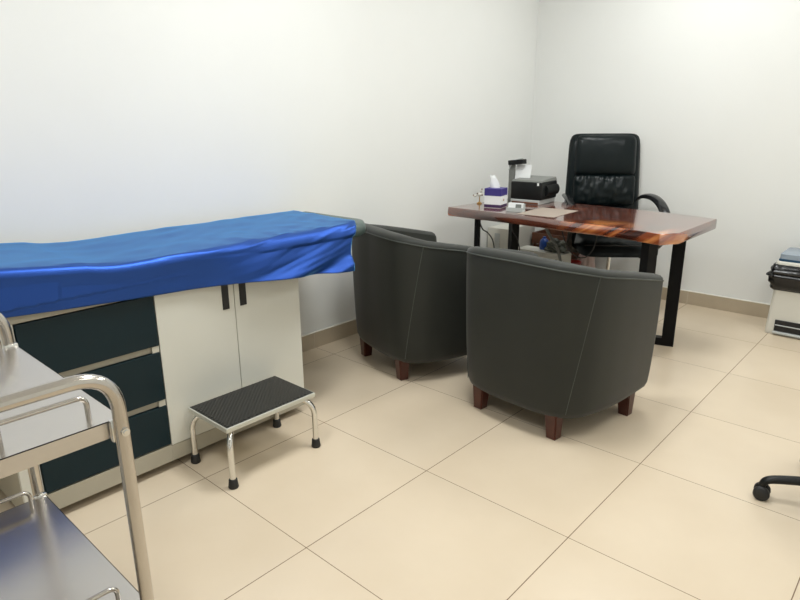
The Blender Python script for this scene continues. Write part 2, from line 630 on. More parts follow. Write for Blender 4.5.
rows = []
NT, NE, NH = 22, 12, 26
for i in range(NY + 1):
    t = i / NY
    row = []
    for j in range(NT + NE + NH + 3):
        # end line skewed: back reaches further than the front hang
        if j < 3 + NT:
            q = j / (3 + NT)
            ye = 1.03 - 0.05 * q
        elif j < 3 + NT + NE:
            ye = 0.975 - 0.055 * (j - 3 - NT) / NE
        else:
            ye = 0.92 - 0.055 * ((j - 3 - NT - NE) / NH) ** 0.6
        y = SY0 + (ye - SY0) * t
        rgt = min(1, max(0, (y - 0.05) / 0.5))
        rgt = rgt * rgt * (3 - 2 * rgt)
        zt = ztop(y) + 0.006
        er = 0.026 + 0.024 * rgt
        # follow the rounded mattress corner a little
        xe = 0.492
        if j < 3:
            x = MX0 - 0.008
            z = zt - 0.035 * (1 - j / 3) - 0.006
        elif j <= 3 + NT:
            q = (j - 3) / NT
            x = MX0 - 0.004 + (xe - er - MX0 + 0.004) * q
            wz = 0.004 * noise.noise(Vector((x * 6, y * 3, 0.3))) + 0.0035 * noise.noise(Vector((x * 15 + y * 6, y * 9, 5)))
            wz += 0.010 * rgt * q * max(0, noise.noise(Vector((x * 9 + y * 7, y * 10 - x * 5, 8))))
            z = zt + max(-0.001, wz + 0.001)
        elif j <= 3 + NT + NE:
            a = (j - 3 - NT) / NE * pi / 2
            x = xe - er + er * sin(a)
            z = zt - er + er * cos(a)
            nn = 0.005 * noise.noise(Vector((y * 5, a, 3.3))) + 0.009 * rgt * noise.noise(Vector((y * 11 + a * 2, a * 1.5, 6.3)))
            x += max(-0.0, nn) * sin(a)
            z += max(0, nn) * cos(a)
        else:
            h = (j - 3 - NT - NE) / NH
            zz = hem_z(y) + 0.003 * sin(y * 5)
            z = (zt - er) + (zz - (zt - er)) * h
            lean = -0.028 * (1 - rgt) + 0.045 * rgt
            x = xe + lean * h + fold(y, h)
            x = max(x, (0.480 if z > 0.765 else 0.458))
            if y < CY0 + 0.2:
                x = max(x, 0.485 if z > 0.765 else 0.462)
        row.append(bm.verts.new((x, y, z)))
    rows.append(row)
for a, b in zip(rows[:-1], rows[1:]):
    for k in range(len(a) - 1):
        bm.faces.new((a[k], a[k + 1], b[k + 1], b[k]))
sh = obj('bed_sheet', bm, M['sheet'], smooth=180)
so = sh.modifiers.new('thickness', 'SOLIDIFY')
so.thickness = 0.0012
so.offset = 1
tag(sh, 'creased blue disposable sheet spread over the examination couch and hanging over its front', 'bed sheet')

# ------------------------------------------------------------------ step stool
st = thing('step_stool', 'small chrome step stool with black ribbed rubber top in front of the white cabinet doors', 'step stool', (0.6015, 0.238, 0))
SX, SYh = 0.1345, 0.209
bm = bmesh.new()
box(bm, -SX, SX, -SYh, SYh, 0.224, 0.2425, 0.003, 2)
obj('platform', bm, M['alu'], st)
bm = bmesh.new()
mx_, my_ = SX - 0.006, SYh - 0.006
box(bm, -mx_, mx_, -my_, my_, 0.2405, 0.2445, 0.001, 1)
# raised diagonal ribs, clipped to the mat
for k in range(-40, 41):
    c = k * 0.018
    # line x + y = c  direction (1,-1)
    lo = max(-mx_ + 0.006, c - (my_ - 0.006))
    hi = min(mx_ - 0.006, c + (my_ - 0.006))
    if hi - lo > 0.015:
        a = Vector((lo, c - lo, 0)); b = Vector((hi, c - hi, 0))
        mid = (a + b) / 2; ln = (b - a).length
        mt = Matrix.Translation((mid.x, mid.y, 0.2445)) @ Matrix.Rotation(radians(-45), 4, 'Z')
        box(bm, -ln / 2, ln / 2, -0.0038, 0.0038, -0.0005, 0.0022, 0, 1, mt)
obj('rubber_tread', bm, M['rubber_mat'], st)
for sx in (-1, 1):
    for sy in (-1, 1):
        bm = bmesh.new()
        fx, fy = sx * 0.133, sy * 0.2
        p = [(sx * 0.075, sy * 0.150, 0.2160), (sx * 0.100, sy * 0.172, 0.2130), (sx * 0.122, sy * 0.191, 0.190), (sx * 0.1315, sy * 0.199, 0.16), (fx, fy, 0.12), (fx, fy, 0.01)]
        tube(bm, smooth_path(p, 6), 0.0115, 16)
        l = obj('leg', bm, M['chrome'], st, smooth=50)
        bm = bmesh.new()
        lathe(bm, (fx, fy), [(0.0170, 0.0), (0.0195, 0.004), (0.0180, 0.014), (0.0160, 0.034), (0.0135, 0.037)], 20)
        obj('rubber_foot', bm, M['rubber'], l, smooth=50)
bm = bmesh.new()
tube(bm, [(-0.075, -0.150, 0.2160), (0.075, -0.150, 0.2160)], 0.0085, 10)
obj('cross_tube', bm, M['chrome'], st, smooth=50)
bm = bmesh.new()
tube(bm, [(-0.075, 0.150, 0.2160), (0.075, 0.150, 0.2160)], 0.0085, 10)
obj('cross_tube', bm, M['chrome'], st, smooth=50)

# ------------------------------------------------------------------ tub chairs
half = [(0, -0.050), (0.13, -0.044), (0.240, -0.016), (0.308, 0.056), (0.340, 0.17), (0.351, 0.31), (0.351, 0.44), (0.348, 0.545)]
hs = [Vector((x, y, 0)) for x, y in half]
hp = smooth_path(hs, 7)
plan = [Vector((-p.x, p.y, 0)) for p in hp[::-1]][:-1] + hp
# arc-length parameter
NP = len(plan)


def normal(i):
    a = plan[max(0, i - 1)]
    b = plan[min(NP - 1, i + 1)]
    t = (b - a).normalized()
    return Vector((t.y, -t.x, 0))     # outward


def rimz(p):
    """rim height by plan point"""
    y = p.y
    k = min(1, max(0, (y + 0.05) / 0.60))
    return 0.774 - 0.014 * min(1, k * 4) - 0.112 * (k ** 1.2)


def shell_section(i, cap=0.0):
    p = plan[i]
    nrm = normal(i)
    zr = rimz(p)
    ft = 0.020 * min(1, 0.4 + abs(p.x) / 0.36)
    zb = 0.098
    th = 0.092

    def at(inw, z):
        k = (z - zb) / (zr - zb)
        off = ft * k ** 0.9
        q = p + nrm * (off - inw)
        return (q.x, q.y, z)
    c = cap
    s = []
    s.append(at(0.060 + c, zb))
    s.append(at(0.030 + c, zb + 0.005 + c))
    s.append(at(0.010 + c, zb + 0.020 + c))
    s.append(at(0.0015 + c, zb + 0.045 + c))
    for k in range(1, 8):
        z = zb + 0.045 + (zr - 0.024 - zb - 0.045) * k / 8
        s.append(at(c + -0.004 * sin(pi * k / 8), z))
    s.append(at(0.0 + c, zr - 0.020 - c))
    s.append(at(0.004 + c, zr - 0.008 - c))
    s.append(at(0.016 + c, zr + 0.001 - c))
    s.append(at(0.045, zr + 0.004 - c))
    s.append(at(th - 0.018 - c, zr - 0.002 - c))
    s.append(at(th - 0.003 - c, zr - 0.014 - c))
    s.append(at(th - c, zr - 0.035 - c))
    s.append(at(th - c + 0.004, 0.55))
    s.append(at(th - c + 0.012, 0.30))
    s.append(at(th - c + 0.012, 0.15 + c))
    s.append(at(th - c, zb + c))
    return s


def make_tub_chair(label, loc, rz):
    t = thing('tub_chair', label, 'armchair', loc, rz, 'charcoal tub chairs')
    bm = bmesh.new()
    loops = []
    # rounded front ends of the arms
    for k, (dy, c) in enumerate(((0.022, 0.020), (0.018, 0.010), (0.010, 0.003))):
        loops.append([(x, y + dy, z) for x, y, z in shell_section(0, c)])
    for i in range(NP):
        loops.append(shell_section(i))
    for k, (dy, c) in enumerate(((0.010, 0.003), (0.018, 0.010), (0.022, 0.020))):
        loops.append([(x, y + dy, z) for x, y, z in shell_section(NP - 1, c)])
    loft(bm, loops)
    obj('upholstered_shell', bm, M['chair_fab'], t, smooth=40)
    # piping round the rim
    bm = bmesh.new()
    pts = []
    for i in range(NP):
        p = plan[i]; nr = normal(i); zr = rimz(p)
        ft = 0.020 * min(1, 0.4 + abs(p.x) / 0.36)
        q = p + nr * (ft + 0.0005)
        pts.append((q.x, q.y, zr - 0.022))
    tube(bm, pts, 0.0032, 6)
    obj('piping', bm, M['piping'], t, smooth=60)
    # back corner seams
    for s in (-1, 1):
        bm = bmesh.new()
        ia = min(range(NP), key=lambda i: abs(plan[i].x - s * 0.312) + abs(plan[i].y - 0.065))
        ib = min(range(NP), key=lambda i: abs(plan[i].x - s * 0.265) + abs(plan[i].y - 0.0))
        pts = []
        for k in range(12):
            fi = ib + (ia - ib) * k / 11
            i0 = int(math.floor(fi)); fr_ = fi - i0; i1 = min(NP - 1, i0 + 1)
            p = plan[i0].lerp(plan[i1], fr_); nr = normal(i0).lerp(normal(i1), fr_); zr = rimz(p)
            z = 0.135 + (zr - 0.024 - 0.135) * k / 11
            kk = (z - 0.098) / (zr - 0.098)
            ft = 0.020 * min(1, 0.4 + abs(p.x) / 0.36)
            q = p + nr * (ft * kk ** 0.9 + 0.0030 * sin(pi * (z - 0.126) / max(0.1, zr - 0.15)))
            pts.append((q.x, q.y, z))
        tube(bm, pts, 0.0017, 6)
        obj('seam', bm, M['piping'], t, smooth=60)
    # base deck and front panel under the cushion
    bm = bmesh.new()
    inner = []
    for i in range(0, NP, 2):
        p = plan[i] - normal(i) * 0.07
        inner.append((p.x, min(p.y, 0.53)))
    loft(bm, [[(x, y, 0.105) for x, y in inner], [(x, y, 0.31) for x, y in inner]])
    obj('seat_base', bm, M['chair_fab'], t, smooth=30)
    # cushion
    bm = bmesh.new()
    inn = []
    for i in range(0, NP, 1):
        p = plan[i] - normal(i) * 0.088
        inn.append(Vector((p.x, min(p.y, 0.56), 0)))
    cen = Vector((0, 0.26, 0))
    lps = []
    for sc, z in ((0.94, 0.312), (0.985, 0.320), (1.0, 0.345), (1.0, 0.395), (0.985, 0.420), (0.93, 0.436), (0.75, 0.444), (0.4, 0.448), (0.1, 0.449)):
        lps.append([tuple(cen + (q - cen) * sc)[:2] + (z,) for q in inn])
    loft(bm, lps)
    obj('seat_cushion', bm, M['chair_fab'], t, smooth=50)
    for (lx, ly) in ((-0.198, 0.020), (0.198, 0.020), (-0.300, 0.45), (0.300, 0.45)):
        bm = bmesh.new()
        a, b = 0.031, 0.0225
        sx = 1 if lx > 0 else -1
        kx = 0.004 * sx
        loft(bm, [[(lx + kx - b, ly - b, 0), (lx + kx + b, ly - b, 0), (lx + kx + b, ly + b, 0), (lx + kx - b, ly + b, 0)],
                  [(lx + kx - b - .0015, ly - b - .0015, 0.004), (lx + kx + b + .0015, ly - b - .0015, 0.004), (lx + kx + b + .0015, ly + b + .0015, 0.004), (lx + kx - b - .0015, ly + b + .0015, 0.004)],
                  [(lx - a, ly - a, 0.115), (lx + a, ly - a, 0.115), (lx + a, ly + a, 0.115), (lx - a, ly + a, 0.115)]])
        bmesh.ops.bevel(bm, geom=[e for e in bm.edges if abs(e.verts[0].co.z - e.verts[1].co.z) > 0.05], offset=0.005, segments=2, affect='EDGES')
        obj('leg', bm, M['red_wood'], t)
    return t


tc2 = make_tub_chair('charcoal leatherette tub chair nearest the camera, its back to us in front of the desk', (1.236, 1.160, 0), radians(-4.8))
tc1 = copy_thing(tc2, (0.338, 1.240, 0), radians(-17), 'charcoal leatherette tub chair standing between the examination couch and the other tub chair')

# ------------------------------------------------------------------ desk
dk = thing('desk', 'live edge desk with glossy brown wooden top and black metal legs', 'desk', (0.78, 2.53, 0))
DX, DY = 0.78, 2.53
front = [(0.026, 2.232), (0.15, 2.226), (0.30, 2.221), (0.442, 2.218), (0.58, 2.214), (0.723, 2.206), (0.83, 2.188), (0.92, 2.176), (1.0, 2.176), (1.09, 2.178), (1.19, 2.168), (1.29, 2.156), (1.39, 2.136), (1.458, 2.118), (1.474, 2.130), (1.523, 2.215)]
top = [Vector((x, y, 0)) for x, y in front] + [Vector((x, y, 0)) for x, y in ((1.526, 2.4), (1.527, 2.6), (1.528, 2.815), (1.40, 2.85), (1.25, 2.885), (1.05, 2.905), (0.85, 2.915), (0.6, 2.93), (0.35, 2.94), (0.09, 2.95), (0.07, 2.7), (0.045, 2.45))]
bm = bmesh.new()
nv = len(top)


def ring(off, z, wob=0):
    out = []
    for i, p in enumerate(top):
        a = top[i - 1]; b = top[(i + 1) % nv]
        t_ = (b - a).normalized()
        nr = Vector((t_.y, -t_.x, 0))
        o_ = off + wob * noise.noise(Vector((p.x * 7, p.y * 7, z * 20)))
        q = p + nr * o_
        out.append((q.x - DX, q.y - DY, z))
    return out


loft(bm, [ring(-0.010, 0.691), ring(-0.002, 0.693), ring(0.003, 0.705, 0.006), ring(0.004, 0.722, 0.008), ring(0.001, 0.738, 0.004), ring(-0.001, 0.747), ring(-0.004, 0.750)])
obj('desktop', bm, M['wood_top'], dk, smooth=35)


def loop_leg(ax, ay, bx, by, ta=0.046, tb=0.046, tw=0.031):
    """rectangular flat-tube loop standing between two floor points"""
    a = Vector((ax, ay, 0)); b = Vector((bx, by, 0))
    d = (b - a); L_ = d.length; ang = math.atan2(d.y, d.x)
    mt = Matrix.Translation((a.x - DX, a.y - DY, 0)) @ Matrix.Rotation(ang, 4, 'Z')
    bm = bmesh.new()
    tt = 0.046      # thickness of the bottom runner
    outer = [(0, 0), (L_, 0), (L_, 0.691), (0, 0.691)]
    innr = [(ta, tt), (L_ - tb, tt), (L_ - tb, 0.691 - 0.010), (ta, 0.691 - 0.010)]
    vs = []
    for yy in (-tw, tw):
        vs.append([bm.verts.new(mt @ Vector((x, yy, z))) for x, z in outer])
        vs.append([bm.verts.new(mt @ Vector((x, yy, z))) for x, z in innr])
    o1, i1, o2, i2 = vs
    for k in range(4):
        j = (k + 1) % 4
        bm.faces.new((o1[k], o1[j], i1[j], i1[k]))
        bm.faces.new((o2[k], o2[j], i2[j], i2[k]))
        bm.faces.new((o1[k], o1[j], o2[j], o2[k]))
        bm.faces.new((i1[k], i1[j], i2[j], i2[k]))
    return bm


obj('leg', loop_leg(0.215, 2.285, 1.432, 2.632, 0.026, 0.068, 0.024), M['black_metal'], dk)
obj('leg', loop_leg(1.395, 2.230, 0.160, 2.825, 0.055, 0.046), M['black_metal'], dk)

# tissue box
tb = thing('tissue_box', 'purple and white cube tissue box with a tissue pulled up, on the desk', 'tissue box', (0.268, 2.43, 0.7505), radians(12))
bm = bmesh.new(); box(bm, -0.057, 0.057, -0.057, 0.057, 0.0, 0.125, 0.001, 1)
obj('carton', bm, M['paper'], tb)
bm = bmesh.new(); box(bm, -0.0578, 0.0578, -0.0578, 0.0578, 0.078, 0.1252, 0.001, 1)
tag(obj('upper_band', bm, M['purple'], tb), 'purple upper band')
bm = bmesh.new(); box(bm, -0.0578, 0.0578, -0.0578, 0.0578, 0.002, 0.022, 0.001, 1)
tag(obj('lower_band', bm, M['plum'], tb), 'dark purple lower band')
bm = bmesh.new()
for sgn, cx_, cz_ in ((-1, -0.02, 0.05), (1, 0.022, 0.052)):     # small printed emblem on each seen face
    lathe(bm, (0, 0), [(0.0001, 0), (0.008, 0), (0.008, 0.0006), (0.0001, 0.0006)], 14)
    break
for v in bm.verts:
    v.co = Vector((0.0573 + v.co.z * 1.5, -0.006 + v.co.x, 0.05 + v.co.y))
obj('printed_emblem', bm, M['gold'], tb)
bm = bmesh.new()
lps = []
for k in range(9):
    q = k / 8
    z = 0.112 + q * 0.088
    wdt = 0.028 + 0.012 * sin(q * pi)
    lp_ = []
    for a in range(14):
        an = 2 * pi * a / 14
        rr_ = 1 + 0.25 * sin(an * 3 + q * 2)
        lp_.append((-0.008 - 0.022 * q + wdt * (1 - 0.45 * q) * cos(an) * rr_, 0.004 + 0.010 * (1 - 0.5 * q) * sin(an) * rr_, z + (0.010 * sin(an * 2) if k == 8 else 0)))
    lps.append(lp_)
loft(bm, lps)
obj('tissue', bm, M['paper'], tb, smooth=80)

# small ornament
orn = thing('desk_ornament', 'tiny white and gold figurine standing on the desk corner behind the tissue box', 'ornament', (0.090, 2.50, 0.7505), radians(20))
bm = bmesh.new()
lathe(bm, (0, 0), [(0.018, 0), (0.019, 0.004), (0.010, 0.010), (0.0035, 0.014), (0.003, 0.040), (0.0028, 0.052)], 14)
obj('stand', bm, M['gold'], orn, smooth=50)
bm = bmesh.new()
blob(bm, (0.0, 0, 0.062), (0.022, 0.012, 0.014), 2, 0.25, 6, 1)
blob(bm, (-0.032, 0, 0.052), (0.013, 0.010, 0.009), 2, 0.25, 6, 2)
blob(bm, (0.010, 0, 0.088), (0.009, 0.009, 0.012), 2, 0.25, 6, 3)
tube(bm, [(-0.03, 0, 0.053), (0, 0, 0.062), (0.010, 0, 0.088)], 0.004, 8)
obj('figurine', bm, M['white_plastic'], orn, smooth=60)
for p in ((-0.043, -0.002, 0.056), (0.016, -0.004, 0.099), (0.020, -0.008, 0.060), (-0.014, -0.010, 0.070)):
    bm = bmesh.new()
    blob(bm, p, (0.0055, 0.0055, 0.0055), 1, 0, 1, 0)
    tag(obj('dark_bead', bm, M['brown_wood'], orn, smooth=60), 'dark bead')

# printer
pr = thing('printer', 'black compact printer with raised rear paper feed on the left end of the desk', 'printer', (0.335, 2.80, 0.7505), radians(4))
bm = bmesh.new()
box(bm, -0.115, 0.115, -0.125, 0.125, 0.030, 0.150, 0.010, 3)
obj('body', bm, M['soft_black'], pr, smooth=40)
bm = bmesh.new(); box(bm, -0.110, 0.105, -0.128, 0.122, 0.0, 0.030, 0.003, 1)
tag(obj('base_tray', bm, M['light_grey'], pr), 'light grey base tray')
bm = bmesh.new(); box(bm, -0.098, 0.098, -0.1315, -0.120, 0.004, 0.016, 0.001, 1)  # brown strip stands in for the printer's reflection in the desktop
tag(obj('reflection_strip', bm, M['brown_wood'], pr), 'brown strip painted in as the reflection below the printer')
bm = bmesh.new()
loft(bm, [[(-0.112, -0.120, 0.150), (0.112, -0.120, 0.150), (0.112, 0.122, 0.150), (-0.112, 0.122, 0.150)],
          [(-0.108, -0.105, 0.160), (0.108, -0.105, 0.160), (0.106, 0.118, 0.172), (-0.106, 0.118, 0.172)]])
tag(obj('scanner_lid', bm, M['grey_plastic'], pr), 'dark grey lid')
bm = bmesh.new(); box(bm, 0.085, 0.097, -0.1285, -0.122, 0.128, 0.146)
tag(obj('indicator_label', bm, M['paper'], pr), 'white label')
bm = bmesh.new()
cyl(bm, (0, 0), 0.036, -0.09, 0.09, 20)
for v in bm.verts:
    v.co = Vector((0.112 + v.co.x * 0.7, 0.03 + v.co.z, 0.09 + v.co.y))
obj('side_housing', bm, M['soft_black'], pr, smooth=50)
bm = bmesh.new()
mt = Matrix.Translation((-0.170, -0.01, 0.0))
box(bm, -0.022, 0.022, -0.006, 0.012, 0, 0.270, 0.003, 2, mt)
obj('feed_upright', bm, M['grey_plastic'], pr)
bm = bmesh.new()
mt = Matrix.Translation((-0.127, -0.005, 0.265)) @ Matrix.Rotation(radians(-6), 4, 'Y')
box(bm, -0.056, 0.060, -0.045, 0.012, -0.010, 0.022, 0.004, 2, mt)
obj('feed_hood', bm, M['soft_black'], pr)
bm = bmesh.new()
tube(bm, smooth_path([(-0.185, -0.03, 0.215), (-0.165, -0.032, 0.255), (-0.125, -0.034, 0.287), (-0.075, -0.035, 0.298)], 5), 0.004, 8)
tag(obj('feed_lever', bm, M['light_grey'], pr, smooth=60), 'pale curved lever')
bm = bmesh.new()
mt = Matrix.Translation((-0.085, -0.01, 0.150)) @ Matrix.Rotation(radians(-12), 4, 'X')
box(bm, -0.060, 0.055, -0.003, 0.003, 0, 0.105, 0, 1, mt)
tag(obj('loaded_paper', bm, M['paper'], pr), 'white paper in the feed')

# card holder
chd = thing('card_holder', 'small clear card holder with white cards at the front of the desk', 'card holder', (0.48, 2.335, 0.7505), radians(14))
bm = bmesh.new()
box(bm, -0.055, 0.055, -0.022, 0.030, 0.0, 0.006, 0.001, 1)
box(bm, -0.055, 0.055, -0.024, -0.021, 0.0, 0.026, 0.001, 1)
box(bm, -0.055, 0.055, 0.022, 0.026, 0.0, 0.048, 0.001, 1)
obj('stand', bm, M['light_grey'], chd)
bm = bmesh.new()
for k in range(5):
    mt = Matrix.Translation((0, -0.012 + k * 0.006, 0.007)) @ Matrix.Rotation(radians(-12), 4, 'X')
    box(bm, -0.046, 0.046, -0.0008, 0.0008, 0, 0.046, 0, 1, mt)
tag(obj('card_stack', bm, M['paper'], chd), 'white cards')
bm = bmesh.new()
mt = Matrix.Translation((0, -0.015, 0.009)) @ Matrix.Rotation(radians(-12), 4, 'X')
box(bm, 0.004, 0.040, -0.0018, -0.0003, 0.012, 0.038, 0, 1, mt)
tag(obj('printed_patch', bm, M['grey_plastic'], chd), 'grey printed patch')

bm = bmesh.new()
box(bm, -0.125, 0.125, -0.175, 0.175, 0, 0.0012)  # added thin sheet standing in for the pale wall reflection on the desktop
refl = obj('reflection_sheet', bm, M['desk_reflection'])
refl.location = (0.655, 2.43, 0.7505)
refl.rotation_euler = (0, 0, radians(3))
tag(refl, 'pale sheet added on the desk in front of the printer, coloured like the wall reflection', 'paper')

bm = bmesh.new()
tube(bm, [(-0.03, 0, 0.006), (0.0, 0, 0.0065), (0.06, 0, 0.006), (0.07, 0, 0.006)], [0.005, 0.006, 0.006, 0.003], 10)
pen = obj('marker_pen', bm, M['white_plastic'], smooth=50)
pen.location = (0.40, 2.45, 0.7505)
pen.rotation_euler = (0, 0, radians(-20))
tag(pen, 'white marker pen lying on the desk between the tissue box and the printer', 'pen')

# ------------------------------------------------------------------ executive chair behind the desk
F_ = Vector((0.62, -0.78, 0)).normalized()
ec = thing('executive_chair', 'black leather executive chair with high back and curved arms behind the desk', 'office chair', (0.795, 3.085, 0), math.atan2(F_.y, F_.x) - pi / 2)
# local +Y = forward


def pad(bm, cx, cz, w, h, y0, th, puff=0.02, wr=0, nx=22, nz=16, taper=0.0, tilt=0.0, zref=0.5, seed=0, rc=0.25, nexp=6):
    """upholstered pad whose front (+Y) face bulges; back at y0"""
    def yoff(z):
        return -(z - zref) * tilt
    fr = []
    for j in range(nz + 1):
        row = []
        v = j / nz * 2 - 1
        for i in range(nx + 1):
            u_ = i / nx * 2 - 1
            # superellipse-like rounding of corners
            m_ = max(abs(u_), abs(v))
            if m_ > 0:
                L_ = (abs(u_) ** nexp + abs(v) ** nexp) ** (1 / nexp)
                k_ = m_ / L_
            else:
                k_ = 1
            uu_, vv_ = u_ * k_, v * k_
            ww = w * (1 - taper * (vv_ + 1) / 2)
            e = (1 - abs(u_) ** 5) * (1 - abs(v) ** 5)
            e = max(0, e) ** 0.35
            y = y0 + th * (0.35 + 0.65 * e) + puff * (1 - uu_ ** 2) * (1 - vv_ ** 2)
            if wr:
                y += wr * e * noise.noise(Vector((uu_ * 9 + vv_ * 0.8, vv_ * 1.4, seed))) * (0.4 + 0.6 * max(0, vv_ + 0.4))
                y += 0.4 * wr * e * noise.noise(Vector((uu_ * 3, vv_ * 4, seed + 5)))
            z = cz + vv_ * h / 2
            row.append((cx + uu_ * ww / 2, y + yoff(z), z))
        fr.append(row)
    V = [[bm.verts.new(p) for p in row] for row in fr]
    B = {}
    for j in range(nz + 1):
        for i in range(nx + 1):
            x, y, z = fr[j][i]
            B[j, i] = bm.verts.new((x, y0 + yoff(z), z))
    for j in range(nz):
        for i in range(nx):
            bm.faces.new((V[j][i], V[j][i + 1], V[j + 1][i + 1], V[j + 1][i]))
            bm.faces.new((B[j, i], B[j + 1, i], B[j + 1, i + 1], B[j, i + 1]))
    for i in range(nx):
        bm.faces.new((V[0][i], B[0, i], B[0, i + 1], V[0][i + 1]))
        bm.faces.new((V[nz][i], V[nz][i + 1], B[nz, i + 1], B[nz, i]))
    for j in range(nz):
        bm.faces.new((V[j][0], V[j + 1][0], B[j + 1, 0], B[j, 0]))
        bm.faces.new((V[j][nx], B[j, nx], B[j + 1, nx], V[j + 1][nx]))


TI = 0.10
bm = bmesh.new()
pad(bm, 0, 0.865, 0.545, 0.68, -0.335, 0.055, 0.004, 0, taper=0.085, nexp=11, tilt=TI, zref=0.6)
obj('backrest', bm, M['leather'], ec, smooth=60)
bm = bmesh.new()
pad(bm, 0, 1.052, 0.435, 0.290, -0.285, 0.040, 0.020, 0.004, nexp=9, taper=0.04, tilt=TI, zref=0.6, seed=2)
obj('upper_cushion', bm, M['leather'], ec, smooth=60)
bm = bmesh.new()
pad(bm, 0, 0.81, 0.435, 0.225, -0.283, 0.040, 0.020, 0.022, nexp=9, nx=44, taper=0.0, tilt=TI, zref=0.6, seed=7)
obj('lumbar_cushion', bm, M['leather'], ec, smooth=60)
bm = bmesh.new()
pad(bm, 0, 0.615, 0.395, 0.165, -0.283, 0.035, 0.012, 0.01, taper=0.0, tilt=TI, zref=0.6, seed=9)
obj('lower_cushion', bm, M['leather'], ec, smooth=60)
bm = bmesh.new()
pad(bm, 0, 0, 0.53, 0.52, 0, 0.085, 0.018, 0.01, seed=4)
for v in bm.verts:     # lay flat: local z -> y, y -> z
    v.co = Vector((v.co.x, v.co.z + 0.02, 0.457 + v.co.y - 0.02 * max(0, (v.co.z - 0.15) / 0.1)))
obj('seat', bm, M['leather'], ec, smooth=60)
bm = bmesh.new()
tube(bm, [(-0.235, 0.245, 0.509), (-0.12, 0.272, 0.511), (0, 0.278, 0.512), (0.12, 0.272, 0.511), (0.235, 0.245, 0.509)], 0.004, 8)
obj('seat_piping', bm, M['gloss_black'], ec, smooth=60)
for s in (-1, 1):
    bm = bmesh.new()
    pth = [(s * 0.235, -0.285, 0.735), (s * 0.262, -0.262, 0.765), (s * 0.287, -0.19, 0.778), (s * 0.297, -0.07, 0.775), (s * 0.300, 0.06, 0.745), (s * 0.302, 0.145, 0.69), (s * 0.302, 0.17, 0.62), (s * 0.300, 0.14, 0.54), (s * 0.292, 0.07, 0.47), (s * 0.262, 0.02, 0.432), (s * 0.20, 0.0, 0.425)]
    sp = smooth_path(pth, 6)
    nn = len(sp)
    tube(bm, sp, [0.012 + 0.012 * min(1, i / 12) - (0.006 * max(0, (i / nn - 0.6) / 0.4)) for i in range(nn)], 14, flat=(1.35, 0.72))
    obj('armrest', bm, M['gloss_black'], ec, smooth=60)
bm = bmesh.new()
box(bm, -0.09, 0.09, -0.1, 0.1, 0.402, 0.459, 0.006, 2)
box(bm, -0.035, 0.035, -0.31, 0.0, 0.410, 0.428, 0.004, 1)
obj('tilt_mechanism', bm, M['black_metal'], ec)
bm = bmesh.new(); tube(bm, [(0.0, 0.02, 0.415), (-0.15, 0.05, 0.41), (-0.19, 0.055, 0.395)], 0.005, 8); blob(bm, (-0.20, 0.057, 0.392), (0.02, 0.012, 0.012), 2, 0, 1)
obj('height_lever', bm, M['soft_black'], ec, smooth=60)
bm = bmesh.new(); box(bm, -0.04, 0.04, -0.365, -0.333, 0.412, 0.75, 0.006, 2, None); obj('back_bracket', bm, M['black_metal'], ec)
bm = bmesh.new(); cyl(bm, (0, 0), 0.014, 0.25, 0.405, 20); obj('gas_column', bm, M['chrome'], ec, smooth=50)
bm = bmesh.new(); cyl(bm, (0, 0), 0.026, 0.10, 0.26, 20); obj('column_cover', bm, M['soft_black'], ec, smooth=50)


def star_base(t, R, a0, mat, zt=0.095, thick=0.020, W=1.0):
    for k in range(5):
        a = a0 + k * 2 * pi / 5
        c_, s_ = cos(a), sin(a)
        bm = bmesh.new()
        pts = [(0.0, zt + 0.02), (0.08, zt + 0.015), (R * 0.55, zt + 0.002), (R * 0.85, zt - 0.010), (R - 0.008, zt - 0.022), (R + 0.004, zt - 0.045)]
        sp = smooth_path([(c_ * q, s_ * q, z) for q, z in pts], 5)
        nn = len(sp)
        tube(bm, sp, [thick * (1.15 - 0.45 * i / nn) for i in range(nn)], 12, flat=(1.0, 0.75))
        lg = obj('base_leg', bm, mat, t, smooth=60)
        bm = bmesh.new()
        # twin wheels with an axle and a hood
        mt = Matrix.Translation((c_ * R, s_ * R, 0.0255 * W)) @ Matrix.Rotation(a - 0.25 + k * 1.3, 4, 'Z') @ Matrix.Scale(W, 4)
        for side in (-1, 1):
            r_ = []
            for (rad, off) in ((0.0001, 0.007), (0.023, 0.007), (0.0255, 0.010), (0.0255, 0.020), (0.020, 0.025), (0.0001, 0.026)):
                r_.append([mt @ Vector((rad * cos(2 * pi * q / 20), side * off, rad * sin(2 * pi * q / 20))) for q in range(20)])
            loft(bm, r_)
        tube(bm, [mt @ Vector((0, -0.012, 0)), mt @ Vector((0, 0.012, 0))], 0.009, 10)
        tube(bm, [mt @ Vector((0.0, 0, 0.006)), mt @ Vector((0, 0, 0.036))], 0.0065, 10)
        obj('caster', bm, M['rubber'], lg, smooth=50)


star_base(ec, 0.30, -0.044, M['soft_black'])

# ------------------------------------------------------------------ second office chair, mostly outside the frame on the right
oc = thing('swivel_chair', 'black swivel chair whose one base leg and caster show at the lower right', 'office chair', (2.495, 1.37, 0), 0)
star_base(oc, 0.305, radians(201.5), M['soft_black'], 0.094, 0.021, 1.05)
bm = bmesh.new(); cyl(bm, (0, 0), 0.030, 0.085, 0.22, 20); cyl(bm, (0, 0), 0.014, 0.22, 0.42, 20); obj('gas_column', bm, M['soft_black'], oc, smooth=50)
bm = bmesh.new(); lathe(bm, (0, 0), [(0.05, 0.415), (0.17, 0.425), (0.185, 0.45), (0.18, 0.48), (0.15, 0.495), (0.01, 0.50)], 32); obj('seat', bm, M['leather'], oc, smooth=50)

# ------------------------------------------------------------------ pedal bin
pb = thing('pedal_bin', 'pale rectangular pedal bin with black liner and blue grey lid against the back wall', 'waste bin', (1.94, 3.395, 0))


